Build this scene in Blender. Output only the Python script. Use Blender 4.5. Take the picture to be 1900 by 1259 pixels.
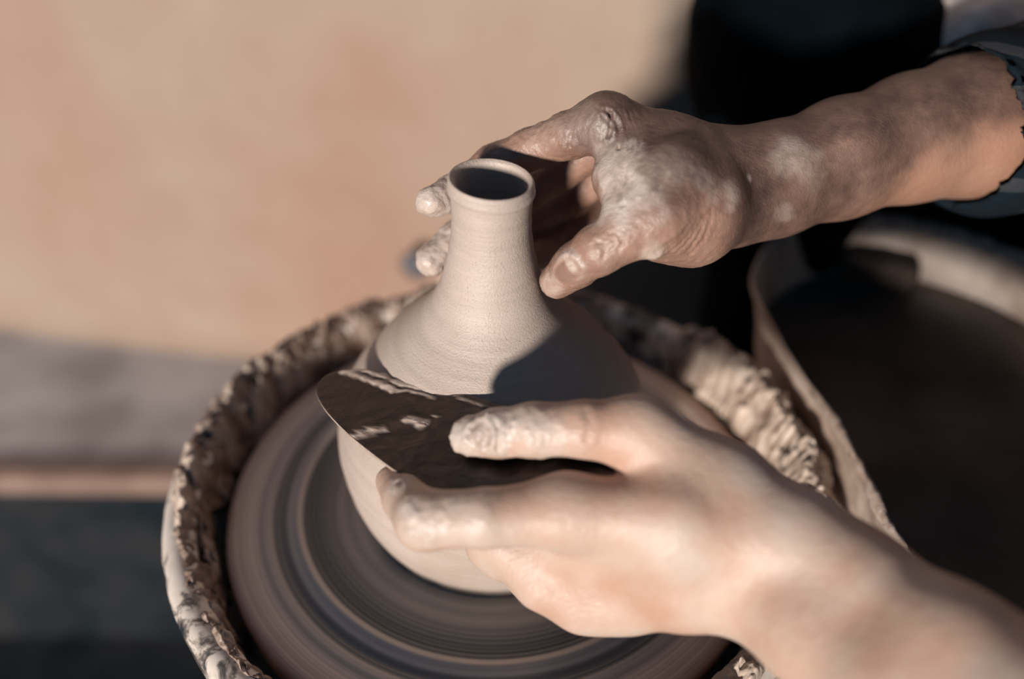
import bpy, bmesh, math, random
import numpy as np
from mathutils import Vector

for o in list(bpy.data.objects):
    bpy.data.objects.remove(o, do_unlink=True)
scene = bpy.context.scene
COL = scene.collection
S = 0.117                                   # radius of the bright ring on the wheel head, metres

# ------------------------------------------------------------------ camera
CAM = np.array([0.0875 * S, -3.309 * S, 3.689 * S])
PITCH = 0.680
FPX = 1750.0
cd = bpy.data.cameras.new('camera')
cam = bpy.data.objects.new('camera', cd)
COL.objects.link(cam)
cam.location = CAM
cam.rotation_euler = (math.pi / 2 - PITCH, 0, 0)
cd.sensor_width = 36.0
cd.lens = FPX * 36.0 / 1900.0
cd.clip_start = 0.02
cd.dof.use_dof = True
cd.dof.focus_distance = 0.455
cd.dof.aperture_fstop = 2.0
scene.camera = cam

# ------------------------------------------------------------------ world, sun, exposure
world = bpy.data.worlds.new('world')
scene.world = world
world.use_nodes = True
bg = world.node_tree.nodes['Background']
bg.inputs[0].default_value = (0.10, 0.50, 1.0, 1)
bg.inputs[1].default_value = 0.15
SUN_AZ, SUN_EL = math.radians(23), math.radians(7.5)
sd = bpy.data.lights.new('sun', 'SUN')
sun = bpy.data.objects.new('sun', sd)
COL.objects.link(sun)
sd.energy = 6.1
sd.angle = math.radians(6)
sd.color = (1.0, 0.93, 0.87)
ldir = Vector((math.sin(SUN_AZ) * math.cos(SUN_EL), math.cos(SUN_AZ) * math.cos(SUN_EL), -math.sin(SUN_EL)))
sun.rotation_euler = ldir.to_track_quat('-Z', 'Y').to_euler()
sun.location = (-0.8, -2, 1)
scene.view_settings.view_transform = 'Standard'
scene.view_settings.look = 'None'
scene.view_settings.exposure = 0.0
scene.view_settings.gamma = 1.0
scene.view_settings.use_curve_mapping = False

# ------------------------------------------------------------------ measuring helpers
_c, _s = math.cos(PITCH), math.sin(PITCH)
def _ray(px, py):
    u = -(py - 629.5) / FPX
    return np.array([(px - 950) / FPX, _c + u * _s, -_s + u * _c])
def Y(px, py, y):
    """world point seen at a pixel, standing at world depth y"""
    r = _ray(px, py)
    return CAM + r * ((y - CAM[1]) / r[1])
def Z(px, py, z):
    """world point seen at a pixel, standing at height z"""
    r = _ray(px, py)
    return CAM + r * ((z - CAM[2]) / r[2])
def project(P):
    D = P - CAM
    dep = D[..., 1] * _c - D[..., 2] * _s
    up = D[..., 1] * _s + D[..., 2] * _c
    return 950 + FPX * D[..., 0] / dep, 629.5 - FPX * up / dep, dep

# ------------------------------------------------------------------ numpy noise
def _hash(i, j, k, seed):
    h = (i * 374761393 + j * 668265263 + k * 2147483647 + seed * 1274126177) & 0xffffffff
    h = ((h ^ (h >> 13)) * 1274126177) & 0xffffffff
    h = ((h ^ (h >> 16)) * 2246822519) & 0xffffffff
    return ((h ^ (h >> 15)) & 0xffff) / 65535.0
def vnoise(P, scale, seed=0):
    Q = P * scale
    I = np.floor(Q).astype(np.int64)
    f = Q - I
    f = f * f * (3 - 2 * f)
    out = 0
    for dx in (0, 1):
        for dy in (0, 1):
            for dz in (0, 1):
                w = (f[:, 0] if dx else 1 - f[:, 0]) * (f[:, 1] if dy else 1 - f[:, 1]) * (f[:, 2] if dz else 1 - f[:, 2])
                out = out + w * _hash(I[:, 0] + dx, I[:, 1] + dy, I[:, 2] + dz, seed)
    return out                                # 0..1
def fbm(P, scale, octs=4, seed=0, gain=0.5):
    a, t, s = 1.0, 0, 0
    for o in range(octs):
        t = t + a * (vnoise(P, scale * 2 ** o, seed + o) - 0.5)
        s += a
        a *= gain
    return t / s * 2                          # about -1..1
def cellnoise(P, scale, seed=0):
    """distance to the nearest jittered lattice point (0..~1)"""
    Q = P * scale
    I = np.floor(Q).astype(np.int64)
    best = np.full(len(P), 9.0)
    for dx in (-1, 0, 1):
        for dy in (-1, 0, 1):
            for dz in (-1, 0, 1):
                J = I + (dx, dy, dz)
                c = J + np.stack([_hash(J[:, 0], J[:, 1], J[:, 2], seed + q) for q in (11, 23, 37)], 1)
                best = np.minimum(best, ((Q - c) ** 2).sum(1))
    return np.sqrt(best)
def sstep(a, b, x):
    t = np.clip((x - a) / (b - a), 0, 1)
    return t * t * (3 - 2 * t)

# ------------------------------------------------------------------ mesh helpers
def mesh_np(name, V, F, smooth=True):
    V = np.asarray(V, dtype=np.float32)
    F = np.asarray(F, dtype=np.int32)
    me = bpy.data.meshes.new(name)
    n = F.shape[1]
    me.vertices.add(len(V)); me.vertices.foreach_set('co', V.ravel())
    me.loops.add(F.size); me.loops.foreach_set('vertex_index', F.ravel())
    me.polygons.add(len(F))
    me.polygons.foreach_set('loop_start', np.arange(0, F.size, n, dtype=np.int32))
    me.polygons.foreach_set('loop_total', np.full(len(F), n, dtype=np.int32))
    me.update(calc_edges=True)
    me.validate()
    if smooth:
        me.polygons.foreach_set('use_smooth', np.ones(len(me.polygons), dtype=bool))
    return me
def obj(name, me, mat=None, parent=None, label=None, cat=None, group=None, kind=None):
    o = bpy.data.objects.new(name, me)
    COL.objects.link(o)
    if mat is not None and me is not None:
        me.materials.append(mat)
    if parent is not None:
        o.parent = parent
    if label: o['label'] = label
    if cat: o['category'] = cat
    if group: o['group'] = group
    if kind: o['kind'] = kind
    return o
def attr(me, name, a):
    at = me.attributes.new(name, 'FLOAT', 'POINT')
    at.data.foreach_set('value', np.asarray(a, dtype=np.float32))
def vnormals(me):
    n = np.zeros(len(me.vertices) * 3, dtype=np.float32)
    me.vertex_normals.foreach_get('vector', n)
    return n.reshape(-1, 3).astype(np.float64)
def getco(me):
    n = np.zeros(len(me.vertices) * 3, dtype=np.float32)
    me.vertices.foreach_get('co', n)
    return n.reshape(-1, 3).astype(np.float64)
def setco(me, V):
    me.vertices.foreach_set('co', V.astype(np.float32).ravel())
    me.update()
def grid_faces(nu, nv, wrap_u=True, wrap_v=False):
    iu = np.arange(nu if wrap_u else nu - 1)
    iv = np.arange(nv if wrap_v else nv - 1)
    A, B = np.meshgrid(iu, iv, indexing='ij')
    A2, B2 = (A + 1) % nu, (B + 1) % nv
    return np.stack([A * nv + B, A2 * nv + B, A2 * nv + B2, A * nv + B2], -1).reshape(-1, 4)
def crom(pts, n, closed=False):
    """Catmull-Rom through points, n samples per span"""
    P = np.asarray(pts, dtype=float)
    m = len(P)
    out = []
    spans = m if closed else m - 1
    for i in range(spans):
        if closed:
            a, b, c, d = P[i - 1], P[i], P[(i + 1) % m], P[(i + 2) % m]
        else:
            a, b, c, d = P[max(i - 1, 0)], P[i], P[i + 1], P[min(i + 2, m - 1)]
        for t in np.linspace(0, 1, n, endpoint=False):
            out.append(0.5 * (2 * b + (c - a) * t + (2 * a - 5 * b + 4 * c - d) * t * t + (3 * b - a - 3 * c + d) * t ** 3))
    if not closed:
        out.append(P[-1])
    return np.array(out)
def lathe(name, prof, seg=256, cap=False):
    prof = np.asarray(prof, dtype=float)
    th = np.linspace(0, 2 * math.pi, seg, endpoint=False)
    V = np.stack([np.cos(th)[:, None] * prof[None, :, 0], np.sin(th)[:, None] * prof[None, :, 0],
                  np.repeat(prof[None, :, 1], seg, 0)], -1).reshape(-1, 3)
    return mesh_np(name, V, grid_faces(seg, len(prof)))
def box_bm(bm, x0, x1, y0, y1, z0, z1):
    vs = [bm.verts.new((x, y, z)) for x in (x0, x1) for y in (y0, y1) for z in (z0, z1)]
    for f in ((0, 1, 3, 2), (4, 6, 7, 5), (0, 4, 5, 1), (2, 3, 7, 6), (0, 2, 6, 4), (1, 5, 7, 3)):
        bm.faces.new([vs[i] for i in f])
def box(name, x0, x1, y0, y1, z0, z1, bevel=0.0, seg=3):
    bm = bmesh.new()
    box_bm(bm, x0, x1, y0, y1, z0, z1)
    bmesh.ops.recalc_face_normals(bm, faces=bm.faces)
    if bevel:
        bmesh.ops.bevel(bm, geom=bm.edges[:], offset=bevel, segments=seg, affect='EDGES', profile=0.5)
    me = bpy.data.meshes.new(name)
    bm.to_mesh(me); bm.free()
    if bevel:
        me.polygons.foreach_set('use_smooth', np.ones(len(me.polygons), dtype=bool))
    return me

# ------------------------------------------------------------------ signed-distance modelling
def smin(a, b, k):
    if k <= 0:
        return np.minimum(a, b)
    h = np.clip(0.5 + 0.5 * (b - a) / k, 0, 1)
    return b * (1 - h) + a * h - k * h * (1 - h)
def d_cone(P, a, b, ra, rb):
    a = np.asarray(a); b = np.asarray(b)
    ab = b - a
    t = np.clip(((P[0] - a[0]) * ab[0] + (P[1] - a[1]) * ab[1] + (P[2] - a[2]) * ab[2]) / (ab @ ab), 0, 1)
    return np.sqrt((P[0] - a[0] - t * ab[0]) ** 2 + (P[1] - a[1] - t * ab[1]) ** 2 + (P[2] - a[2] - t * ab[2]) ** 2) - (ra + (rb - ra) * t)
class Field:
    def __init__(self, xs, ys, zs):
        self.ax = [np.asarray(v, dtype=np.float32) for v in (xs, ys, zs)]
        self.shape = tuple(len(v) for v in self.ax)
    def new(self):
        return np.full(self.shape, 1.0, dtype=np.float32)
    def sl(self, lo, hi):
        r = []
        for k in range(3):
            i0 = max(int(np.searchsorted(self.ax[k], lo[k])) - 1, 0)
            i1 = min(int(np.searchsorted(self.ax[k], hi[k])) + 1, self.shape[k])
            r.append(slice(i0, max(i1, i0 + 1)))
        return tuple(r)
    def P(self, sl):
        return (self.ax[0][sl[0]][:, None, None], self.ax[1][sl[1]][None, :, None], self.ax[2][sl[2]][None, None, :])
    def chain(self, D, pts, k, pad=0.02):
        """pts: list of (xyz, r); consecutive tapered capsules blended with k into D"""
        for (a, ra), (b, rb) in zip(pts[:-1], pts[1:]):
            R = max(ra, rb) + pad
            lo = np.minimum(a, b) - R; hi = np.maximum(a, b) + R
            s = self.sl(lo, hi)
            D[s] = smin(D[s], d_cone(self.P(s), a, b, ra, rb).astype(np.float32), k)
        return D
    def bbox(self, pts, pad):
        A = np.array([p[0] for p in pts])
        R = max(p[1] for p in pts) + pad
        return self.sl(A.min(0) - R, A.max(0) + R)
    def mesh(self, name, D, smooth_it=2):
        ins = D < 0
        nx, ny, nz = D.shape
        cnt = np.zeros((nx - 1, ny - 1, nz - 1), dtype=np.int8)
        for i in (0, 1):
            for j in (0, 1):
                for k in (0, 1):
                    cnt += ins[i:nx - 1 + i, j:ny - 1 + j, k:nz - 1 + k]
        act = (cnt > 0) & (cnt < 8)
        I, J, K = np.nonzero(act)
        idx = np.full(act.shape, -1, dtype=np.int32)
        idx[I, J, K] = np.arange(len(I))
        acc = np.zeros((len(I), 3)); num = np.zeros(len(I))
        cs = [(i, j, k) for i in (0, 1) for j in (0, 1) for k in (0, 1)]
        for a in cs:
            for ax in range(3):
                if a[ax]: continue
                b = list(a); b[ax] = 1
                da = D[I + a[0], J + a[1], K + a[2]]; db = D[I + b[0], J + b[1], K + b[2]]
                m = (da < 0) != (db < 0)
                t = np.where(m, da / np.where(da == db, 1, da - db), 0)
                pa = np.stack([self.ax[0][I + a[0]], self.ax[1][J + a[1]], self.ax[2][K + a[2]]], 1).astype(float)
                pb = np.stack([self.ax[0][I + b[0]], self.ax[1][J + b[1]], self.ax[2][K + b[2]]], 1)
                acc += np.where(m[:, None], pa + (pb - pa) * t[:, None], 0)
                num += m
        V = acc / num[:, None]
        F = []
        for ax in range(3):
            o1, o2 = [(1, 2), (2, 0), (0, 1)][ax]
            s0 = [slice(None)] * 3; s1 = [slice(None)] * 3
            s0[ax] = slice(0, -1); s1[ax] = slice(1, None)
            e = ins[tuple(s0)] != ins[tuple(s1)]
            e[tuple(slice(0, 1) if q == o1 else slice(None) for q in range(3))] = False
            e[tuple(slice(-1, None) if q == o1 else slice(None) for q in range(3))] = False
            e[tuple(slice(0, 1) if q == o2 else slice(None) for q in range(3))] = False
            e[tuple(slice(-1, None) if q == o2 else slice(None) for q in range(3))] = False
            A = np.stack(np.nonzero(e), 1)
            if not len(A): continue
            flip = ~ins[tuple(s0)][e]
            quad = []
            for (p, q) in ((-1, -1), (0, -1), (0, 0), (-1, 0)):
                B = A.copy(); B[:, o1] += p; B[:, o2] += q
                quad.append(idx[B[:, 0], B[:, 1], B[:, 2]])
            quad = np.stack(quad, 1)
            quad[flip] = quad[flip][:, ::-1]
            F.append(quad)
        F = np.concatenate(F)
        for _ in range(smooth_it):
            E = np.concatenate([F[:, [0, 1]], F[:, [1, 2]], F[:, [2, 3]], F[:, [3, 0]]])
            n = np.bincount(E[:, 0], minlength=len(V)) + np.bincount(E[:, 1], minlength=len(V))
            W = np.stack([np.bincount(E[:, 0], V[E[:, 1], q], len(V)) + np.bincount(E[:, 1], V[E[:, 0], q], len(V)) for q in range(3)], 1)
            V = 0.5 * V + 0.5 * W / n[:, None]
        return mesh_np(name, V, F)

# ------------------------------------------------------------------ materials
class NT:
    def __init__(self, name):
        self.m = bpy.data.materials.new(name); self.m.use_nodes = True
        self.t = self.m.node_tree; self.t.nodes.clear()
        self.out = self.n('ShaderNodeOutputMaterial')
        self.b = self.n('ShaderNodeBsdfPrincipled')
        self.l(self.b.outputs[0], self.out.inputs[0])
        self.tc = self.n('ShaderNodeTexCoord').outputs['Object']
    def n(self, t, **kw):
        x = self.t.nodes.new(t)
        for k, v in kw.items(): setattr(x, k, v)
        return x
    def l(self, a, b): self.t.links.new(a, b)
    def put(self, sock, v):
        if hasattr(v, 'is_output'): self.l(v, sock)
        elif isinstance(v, (tuple, list)) and len(v) == 3 and sock.type == 'RGBA': sock.default_value = (*v, 1)
        else: sock.default_value = v
    def noise(self, scale, detail=4, rough=0.55, vec=None, dist=0.0):
        x = self.n('ShaderNodeTexNoise')
        x.inputs['Scale'].default_value = scale; x.inputs['Detail'].default_value = detail
        x.inputs['Roughness'].default_value = rough; x.inputs['Distortion'].default_value = dist
        self.l(vec if vec is not None else self.tc, x.inputs['Vector'])
        return x.outputs['Fac']
    def vor(self, scale, vec=None, feature='F1'):
        x = self.n('ShaderNodeTexVoronoi', feature=feature)
        x.inputs['Scale'].default_value = scale
        self.l(vec if vec is not None else self.tc, x.inputs['Vector'])
        return x.outputs['Distance']
    def scaled(self, sx, sy, sz, vec=None):
        x = self.n('ShaderNodeMapping')
        x.inputs['Scale'].default_value = (sx, sy, sz)
        self.l(vec if vec is not None else self.tc, x.inputs['Vector'])
        return x.outputs[0]
    def ramp(self, fac, stops, interp='LINEAR'):
        x = self.n('ShaderNodeValToRGB'); x.color_ramp.interpolation = interp
        e = x.color_ramp.elements
        while len(e) > 1: e.remove(e[-1])
        for i, (p, c) in enumerate(stops):
            q = e[0] if i == 0 else e.new(p)
            q.position = p
            q.color = (*c, 1) if isinstance(c, (tuple, list)) else (c, c, c, 1)
        self.l(fac, x.inputs[0])
        return x.outputs[0]
    def mix(self, fac, a, b, mode='MIX'):
        x = self.n('ShaderNodeMix', data_type='RGBA', blend_type=mode)
        self.put(x.inputs[0], fac); self.put(x.inputs[6], a); self.put(x.inputs[7], b)
        return x.outputs[2]
    def math(self, op, a, b=0.0):
        x = self.n('ShaderNodeMath', operation=op)
        self.put(x.inputs[0], a); self.put(x.inputs[1], b)
        return x.outputs[0]
    def attr(self, name):
        return self.n('ShaderNodeAttribute', attribute_name=name).outputs['Fac']
    def bump(self, h, strength=0.5, dist=0.001, prev=None):
        x = self.n('ShaderNodeBump')
        x.inputs['Strength'].default_value = strength; x.inputs['Distance'].default_value = dist
        self.l(h, x.inputs['Height'])
        if prev is not None: self.l(prev, x.inputs['Normal'])
        return x.outputs[0]
    def done(self, color, rough=0.6, normal=None, **kw):
        self.put(self.b.inputs['Base Color'], color)
        self.put(self.b.inputs['Roughness'], rough)
        if normal is not None: self.l(normal, self.b.inputs['Normal'])
        for k, v in kw.items(): self.put(self.b.inputs[k.replace('_', ' ')], v)
        return self.m

def mat_wall():
    t = NT('plaster_tan')
    n1 = t.noise(1.9, 4, 0.5); n2 = t.noise(9, 5, 0.6)
    c = t.ramp(n1, [(0.35, (0.26, 0.145, 0.097)), (0.52, (0.28, 0.195, 0.142)), (0.68, (0.285, 0.22, 0.17))])
    c = t.mix(0.3, c, t.ramp(n2, [(0.35, (0.23, 0.14, 0.10)), (0.65, (0.30, 0.23, 0.175))]))
    return t.done(c, 0.85, t.bump(t.noise(60, 4), 0.2, 0.002))
def mat_simple(name, c1, c2, scale=10, rough=0.7, bump=0.3, bscale=60, bdist=0.002, det=4, spec=0.4):
    t = NT(name)
    c = t.ramp(t.noise(scale, det), [(0.35, c1), (0.65, c2)])
    return t.done(c, rough, t.bump(t.noise(bscale, 4), bump, bdist), Specular_IOR_Level=spec)
def mat_vase():
    t = NT('wet_thrown_clay')
    st = t.noise(1.0, 4, 0.6, t.scaled(12, 12, 900))            # throwing lines
    st2 = t.noise(1.0, 3, 0.6, t.scaled(20, 20, 260))
    big = t.noise(22, 3)
    c = t.ramp(big, [(0.3, (0.38, 0.305, 0.255)), (0.7, (0.45, 0.37, 0.32))])
    c = t.mix(0.25, c, t.ramp(st2, [(0.3, (0.36, 0.265, 0.2)), (0.7, (0.55, 0.43, 0.35))]))
    gr = t.noise(1500, 2, 0.6, t.scaled(1, 1, 1.2))
    c = t.mix(t.ramp(gr, [(0.66, 0.0), (0.74, 0.55)]), c, (0.2, 0.14, 0.11))
    b = t.bump(st, 0.35, 0.0006)
    b = t.bump(t.noise(900, 3, 0.65), 0.5, 0.0007, b)
    b = t.bump(t.ramp(t.noise(1150, 2, 0.5), [(0.27, 0.0), (0.34, 1.0)]), 0.55, 0.0006, b)
    return t.done(c, t.ramp(big, [(0.3, 0.42), (0.7, 0.58)]), b, Specular_IOR_Level=0.45)
def mat_wheel():
    t = NT('wheel_head_metal')
    sep = t.n('ShaderNodeSeparateXYZ'); t.l(t.tc, sep.inputs[0])
    r = t.math('SQRT', t.math('ADD', t.math('POWER', sep.outputs[0], 2.0), t.math('POWER', sep.outputs[1], 2.0)))
    comb = t.n('ShaderNodeCombineXYZ'); t.l(r, comb.inputs[0])
    rv = comb.outputs[0]
    wob = t.math('MULTIPLY', t.math('SUBTRACT', t.noise(9, 3), 0.5), 0.0012)
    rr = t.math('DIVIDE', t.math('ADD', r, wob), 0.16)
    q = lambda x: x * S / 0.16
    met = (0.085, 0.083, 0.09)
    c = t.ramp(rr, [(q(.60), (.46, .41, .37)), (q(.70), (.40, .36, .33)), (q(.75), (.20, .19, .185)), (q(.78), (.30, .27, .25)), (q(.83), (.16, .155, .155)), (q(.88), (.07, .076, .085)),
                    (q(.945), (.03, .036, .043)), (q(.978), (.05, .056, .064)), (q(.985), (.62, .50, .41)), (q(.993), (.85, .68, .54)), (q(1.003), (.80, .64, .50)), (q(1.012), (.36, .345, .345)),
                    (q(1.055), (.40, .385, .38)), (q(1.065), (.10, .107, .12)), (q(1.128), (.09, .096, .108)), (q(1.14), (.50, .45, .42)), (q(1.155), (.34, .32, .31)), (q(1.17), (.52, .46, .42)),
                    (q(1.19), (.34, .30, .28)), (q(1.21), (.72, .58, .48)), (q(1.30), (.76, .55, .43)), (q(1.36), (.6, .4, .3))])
    streak = t.noise(700, 3, 0.6, rv)
    arc = t.noise(1.0, 4, 0.6, t.scaled(60, 60, 60))
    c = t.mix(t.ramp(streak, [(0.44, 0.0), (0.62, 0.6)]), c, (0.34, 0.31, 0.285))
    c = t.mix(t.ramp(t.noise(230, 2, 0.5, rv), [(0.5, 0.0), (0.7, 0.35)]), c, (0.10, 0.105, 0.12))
    b = t.bump(streak, 0.25, 0.0006)
    b = t.bump(t.noise(260, 4), 0.12, 0.0008, b)
    return t.done(c, t.ramp(streak, [(0.3, 0.32), (0.7, 0.5)]), b, Specular_IOR_Level=0.35, Metallic=t.ramp(rr, [(0.0, 0.15), (q(.97), 0.1), (q(.985), 0.0), (q(1.03), 0.15), (q(1.14), 0.15), (q(1.2), 0.0)]))
def mat_pan():
    t = NT('stained_white_plastic')
    n = t.noise(45, 5, 0.65, None, 0.6)
    c = t.ramp(n, [(0.36, (0.02, 0.024, 0.03)), (0.43, (0.16, 0.13, 0.11)), (0.5, (0.62, 0.53, 0.45)), (0.7, (0.7, 0.62, 0.55))])
    return t.done(c, 0.45, t.bump(n, 0.3, 0.001))
def mat_crust(name='caked_clay', dark=(0.045, 0.027, 0.02), mid=(0.17, 0.105, 0.076), light=(0.46, 0.36, 0.285), sc=34, rough=0.42):
    t = NT(name)
    h = t.attr('tone')
    n = t.noise(sc * 6, 5, 0.6)
    f = t.math('ADD', t.math('MULTIPLY', h, 0.75), t.math('MULTIPLY', n, 0.4))
    c = t.ramp(f, [(0.22, dark), (0.5, mid), (0.85, light)])
    b = t.bump(t.noise(300, 5, 0.6), 0.5, 0.0012)
    return t.done(c, t.ramp(n, [(0.3, rough - .1), (0.7, rough + .15)]), b, Specular_IOR_Level=0.5)
def mat_skin():
    t = NT('skin_with_clay')
    mud = t.attr('mud'); film = t.attr('film'); nail = t.attr('nail')
    n1 = t.noise(28, 4, 0.55); n2 = t.noise(110, 5, 0.6)
    skin = t.ramp(n1, [(0.3, (0.43, 0.25, 0.175)), (0.5, (0.475, 0.325, 0.245)), (0.72, (0.495, 0.39, 0.32))])
    fc = t.ramp(n2, [(0.3, (0.22, 0.118, 0.083)), (0.7, (0.31, 0.185, 0.135))])
    wet = t.attr('wet')  # wet clay at the wrist, plus shade painted over the upper side
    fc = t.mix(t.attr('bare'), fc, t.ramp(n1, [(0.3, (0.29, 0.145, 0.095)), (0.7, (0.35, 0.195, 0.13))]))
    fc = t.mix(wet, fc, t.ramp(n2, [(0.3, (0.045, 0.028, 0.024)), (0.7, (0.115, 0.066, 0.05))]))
    c = t.mix(film, skin, fc)
    mc = t.ramp(n2, [(0.3, (0.42, 0.33, 0.27)), (0.7, (0.54, 0.455, 0.40))])
    mf = t.math('MULTIPLY', mud, t.ramp(t.noise(170, 5, 0.65), [(0.28, 0.55), (0.55, 1.0)]))
    c = t.mix(mf, c, mc)
    c = t.mix(nail, c, (0.22, 0.125, 0.095))
    pores = t.vor(900)
    lines = t.noise(1.0, 4, 0.65, t.scaled(260, 900, 260))
    b = t.bump(pores, 0.25, 0.0005)
    b = t.bump(lines, 0.5, 0.0006, b)
    b = t.bump(t.noise(220, 4, 0.6), 0.35, 0.0012, b)
    r = t.mix(mud, (0.46, 0.46, 0.46), (0.36, 0.36, 0.36))
    return t.done(c, r, b, Subsurface_Weight=0.08, Subsurface_Radius=(1.0, 0.35, 0.2), Subsurface_Scale=0.004, Specular_IOR_Level=0.45)
def mat_rib():
    t = NT('dark_wet_rib')
    n = t.noise(70, 5, 0.6, t.scaled(1, 1.6, 1), 0.8)
    big = t.noise(26, 3, 0.5)
    c = t.ramp(n, [(0.3, (0.006, 0.005, 0.005)), (0.55, (0.026, 0.015, 0.012)), (0.75, (0.075, 0.045, 0.034))])
    f = t.attr('film')
    c = t.mix(f, c, t.ramp(t.noise(240, 3), [(0.3, (0.40, 0.29, 0.22)), (0.7, (0.62, 0.49, 0.41))]))
    return t.done(c, 0.35, t.bump(n, 0.5, 0.002), Specular_IOR_Level=0.4)
def mat_plaid():
    t = NT('plaid_flannel')
    sep = t.n('ShaderNodeSeparateXYZ'); t.l(t.tc, sep.inputs[0])
    def band(s, per, w, off=0.0):
        f = t.math('FRACT', t.math('ADD', t.math('DIVIDE', s, per), off))
        return t.math('LESS_THAN', f, w)
    a = band(sep.outputs[2], 0.045, 0.2, 0.05)
    b = band(t.math('ADD', sep.outputs[1], t.math('MULTIPLY', sep.outputs[0], 0.7)), 0.045, 0.2)
    f = t.math('MULTIPLY', t.math('ADD', a, b), 0.5)
    c = t.ramp(f, [(0.0, (0.006, 0.011, 0.016)), (0.5, (0.03, 0.032, 0.036)), (1.0, (0.42, 0.38, 0.345))], 'CONSTANT' if False else 'LINEAR')
    return t.done(c, 0.95, t.bump(t.noise(900, 2), 0.4, 0.001), Specular_IOR_Level=0.08)
def mat_water():
    t = NT('muddy_water')
    c = t.ramp(t.noise(14, 4), [(0.35, (0.05, 0.037, 0.032)), (0.7, (0.105, 0.075, 0.062))])
    return t.done(c, 0.28, t.bump(t.noise(25, 3), 0.15, 0.002), Specular_IOR_Level=0.4)

M = dict(wall=mat_wall(), vase=mat_vase(), wheel=mat_wheel(), pan=mat_pan(), crust=mat_crust(), skin=mat_skin(), rib=mat_rib(), plaid=mat_plaid(), water=mat_water())
M['ledge'] = mat_simple('grey_concrete', (0.34, 0.31, 0.30), (0.60, 0.56, 0.54), 9, 0.8)
M['trim'] = mat_simple('brown_wood_edge', (0.16, 0.095, 0.07), (0.24, 0.155, 0.12), 14, 0.7)
M['floor'] = mat_simple('dark_floor', (0.018, 0.022, 0.026), (0.05, 0.05, 0.052), 12, 0.9, 0.3, 60, 0.002, 4, 0.1)
M['base'] = mat_simple('dark_base_board', (0.007, 0.011, 0.014), (0.026, 0.026, 0.028), 9, 0.9, 0.3, 60, 0.002, 4, 0.05)
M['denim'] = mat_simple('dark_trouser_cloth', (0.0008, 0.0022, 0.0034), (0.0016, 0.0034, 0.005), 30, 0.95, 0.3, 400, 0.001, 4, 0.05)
M['cloth'] = mat_simple('clay_stained_cloth', (0.50, 0.38, 0.31), (0.82, 0.72, 0.64), 30, 0.9, 0.3, 300, 0.001)  # colour lightened to stand in for sunlight the sleeve blocks from the rag
M['housing'] = mat_simple('dark_painted_steel', (0.02, 0.022, 0.026), (0.05, 0.045, 0.045), 14, 0.6)
M['slip'] = mat_crust('smeared_slip', (0.05, 0.035, 0.028), (0.30, 0.215, 0.165), (0.52, 0.42, 0.35), 12, 0.5)
M['sponge'] = mat_simple('dark_sponge', (0.03, 0.02, 0.016), (0.075, 0.05, 0.038), 60, 0.9, 0.9, 180, 0.004)
M['knob'] = mat_simple('dark_knob', (0.05, 0.05, 0.06), (0.09, 0.085, 0.09), 20, 0.6)
M['board'] = mat_simple('clay_board', (0.36, 0.25, 0.19), (0.6, 0.48, 0.4), 22, 0.8)

# ================================================================== SETTING
FLOOR_Z = -0.72
bm = bmesh.new(); box_bm(bm, -3, 3, -2.2, 1.4, FLOOR_Z - 0.05, FLOOR_Z)
me = bpy.data.meshes.new('floor'); bmesh.ops.recalc_face_normals(bm, faces=bm.faces); bm.to_mesh(me); bm.free()
obj('floor', me, M['floor'], kind='structure')
# tan wall: runs to the right and towards the viewer, its lower edge above a grey ledge
WA = np.array([-0.337, 0.541]); WD = np.array([0.981, -0.193]); WN = np.array([0.193, 0.981])
def wall_pt(u, v, z): return (*(WA + WD * u + WN * v), z)
LEDGE = -0.351
nu, nv = 60, 24
u = np.linspace(-1.6, 1.9, nu); v = np.linspace(LEDGE - 0.02, 1.3, nv)
V = []
for i in range(nu):
    for j in range(nv):
        V.append(wall_pt(u[i], 0.006 * math.sin(u[i] * 7) * math.exp(-(v[j] - LEDGE) * 4), v[j]))
for i in range(nu):
    for j in range(nv):
        V.append(wall_pt(u[i], 0.12, v[j]))
F1 = grid_faces(nu, nv, False)
me = mesh_np('wall_back', V, np.concatenate([F1, F1[:, ::-1] + nu * nv]))
bm = bmesh.new(); bm.from_mesh(me)
bmesh.ops.bridge_loops(bm, edges=[e for e in bm.edges if e.is_boundary])
bmesh.ops.recalc_face_normals(bm, faces=bm.faces); bm.to_mesh(me); bm.free()
obj('wall_back', me, M['wall'], kind='structure')
# grey ledge below the wall and its brown front edge
bm = bmesh.new()
pts = [(-1.7, 0.372), (1.6, 0.330), (1.6, 0.9), (-1.7, 0.9)]
lo = [bm.verts.new((x, y, LEDGE - 0.03)) for x, y in pts]; hi = [bm.verts.new((x, y, LEDGE)) for x, y in pts]
bm.faces.new(hi); bm.faces.new(lo[::-1])
for i in range(4): bm.faces.new((lo[i], lo[(i + 1) % 4], hi[(i + 1) % 4], hi[i]))
bmesh.ops.recalc_face_normals(bm, faces=bm.faces)
me = bpy.data.meshes.new('trim_1'); bm.to_mesh(me); bm.free()
obj('trim_1', me, M['ledge'], kind='structure')
bm = bmesh.new()
box_bm(bm, -1.7, 1.6, 0.378, 0.9, FLOOR_Z, LEDGE - 0.0305)
bmesh.ops.recalc_face_normals(bm, faces=bm.faces)
me = bpy.data.meshes.new('baseboard_back'); bm.to_mesh(me); bm.free()
obj('baseboard_back', me, M['base'], kind='structure')
bm = bmesh.new()
pts = [(-1.7, 0.350), (1.6, 0.308), (1.6, 0.3295), (-1.7, 0.3715)]
lo = [bm.verts.new((x, y, LEDGE - 0.03)) for x, y in pts]; hi = [bm.verts.new((x, y, LEDGE + 0.004)) for x, y in pts]
bm.faces.new(hi); bm.faces.new(lo[::-1])
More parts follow.
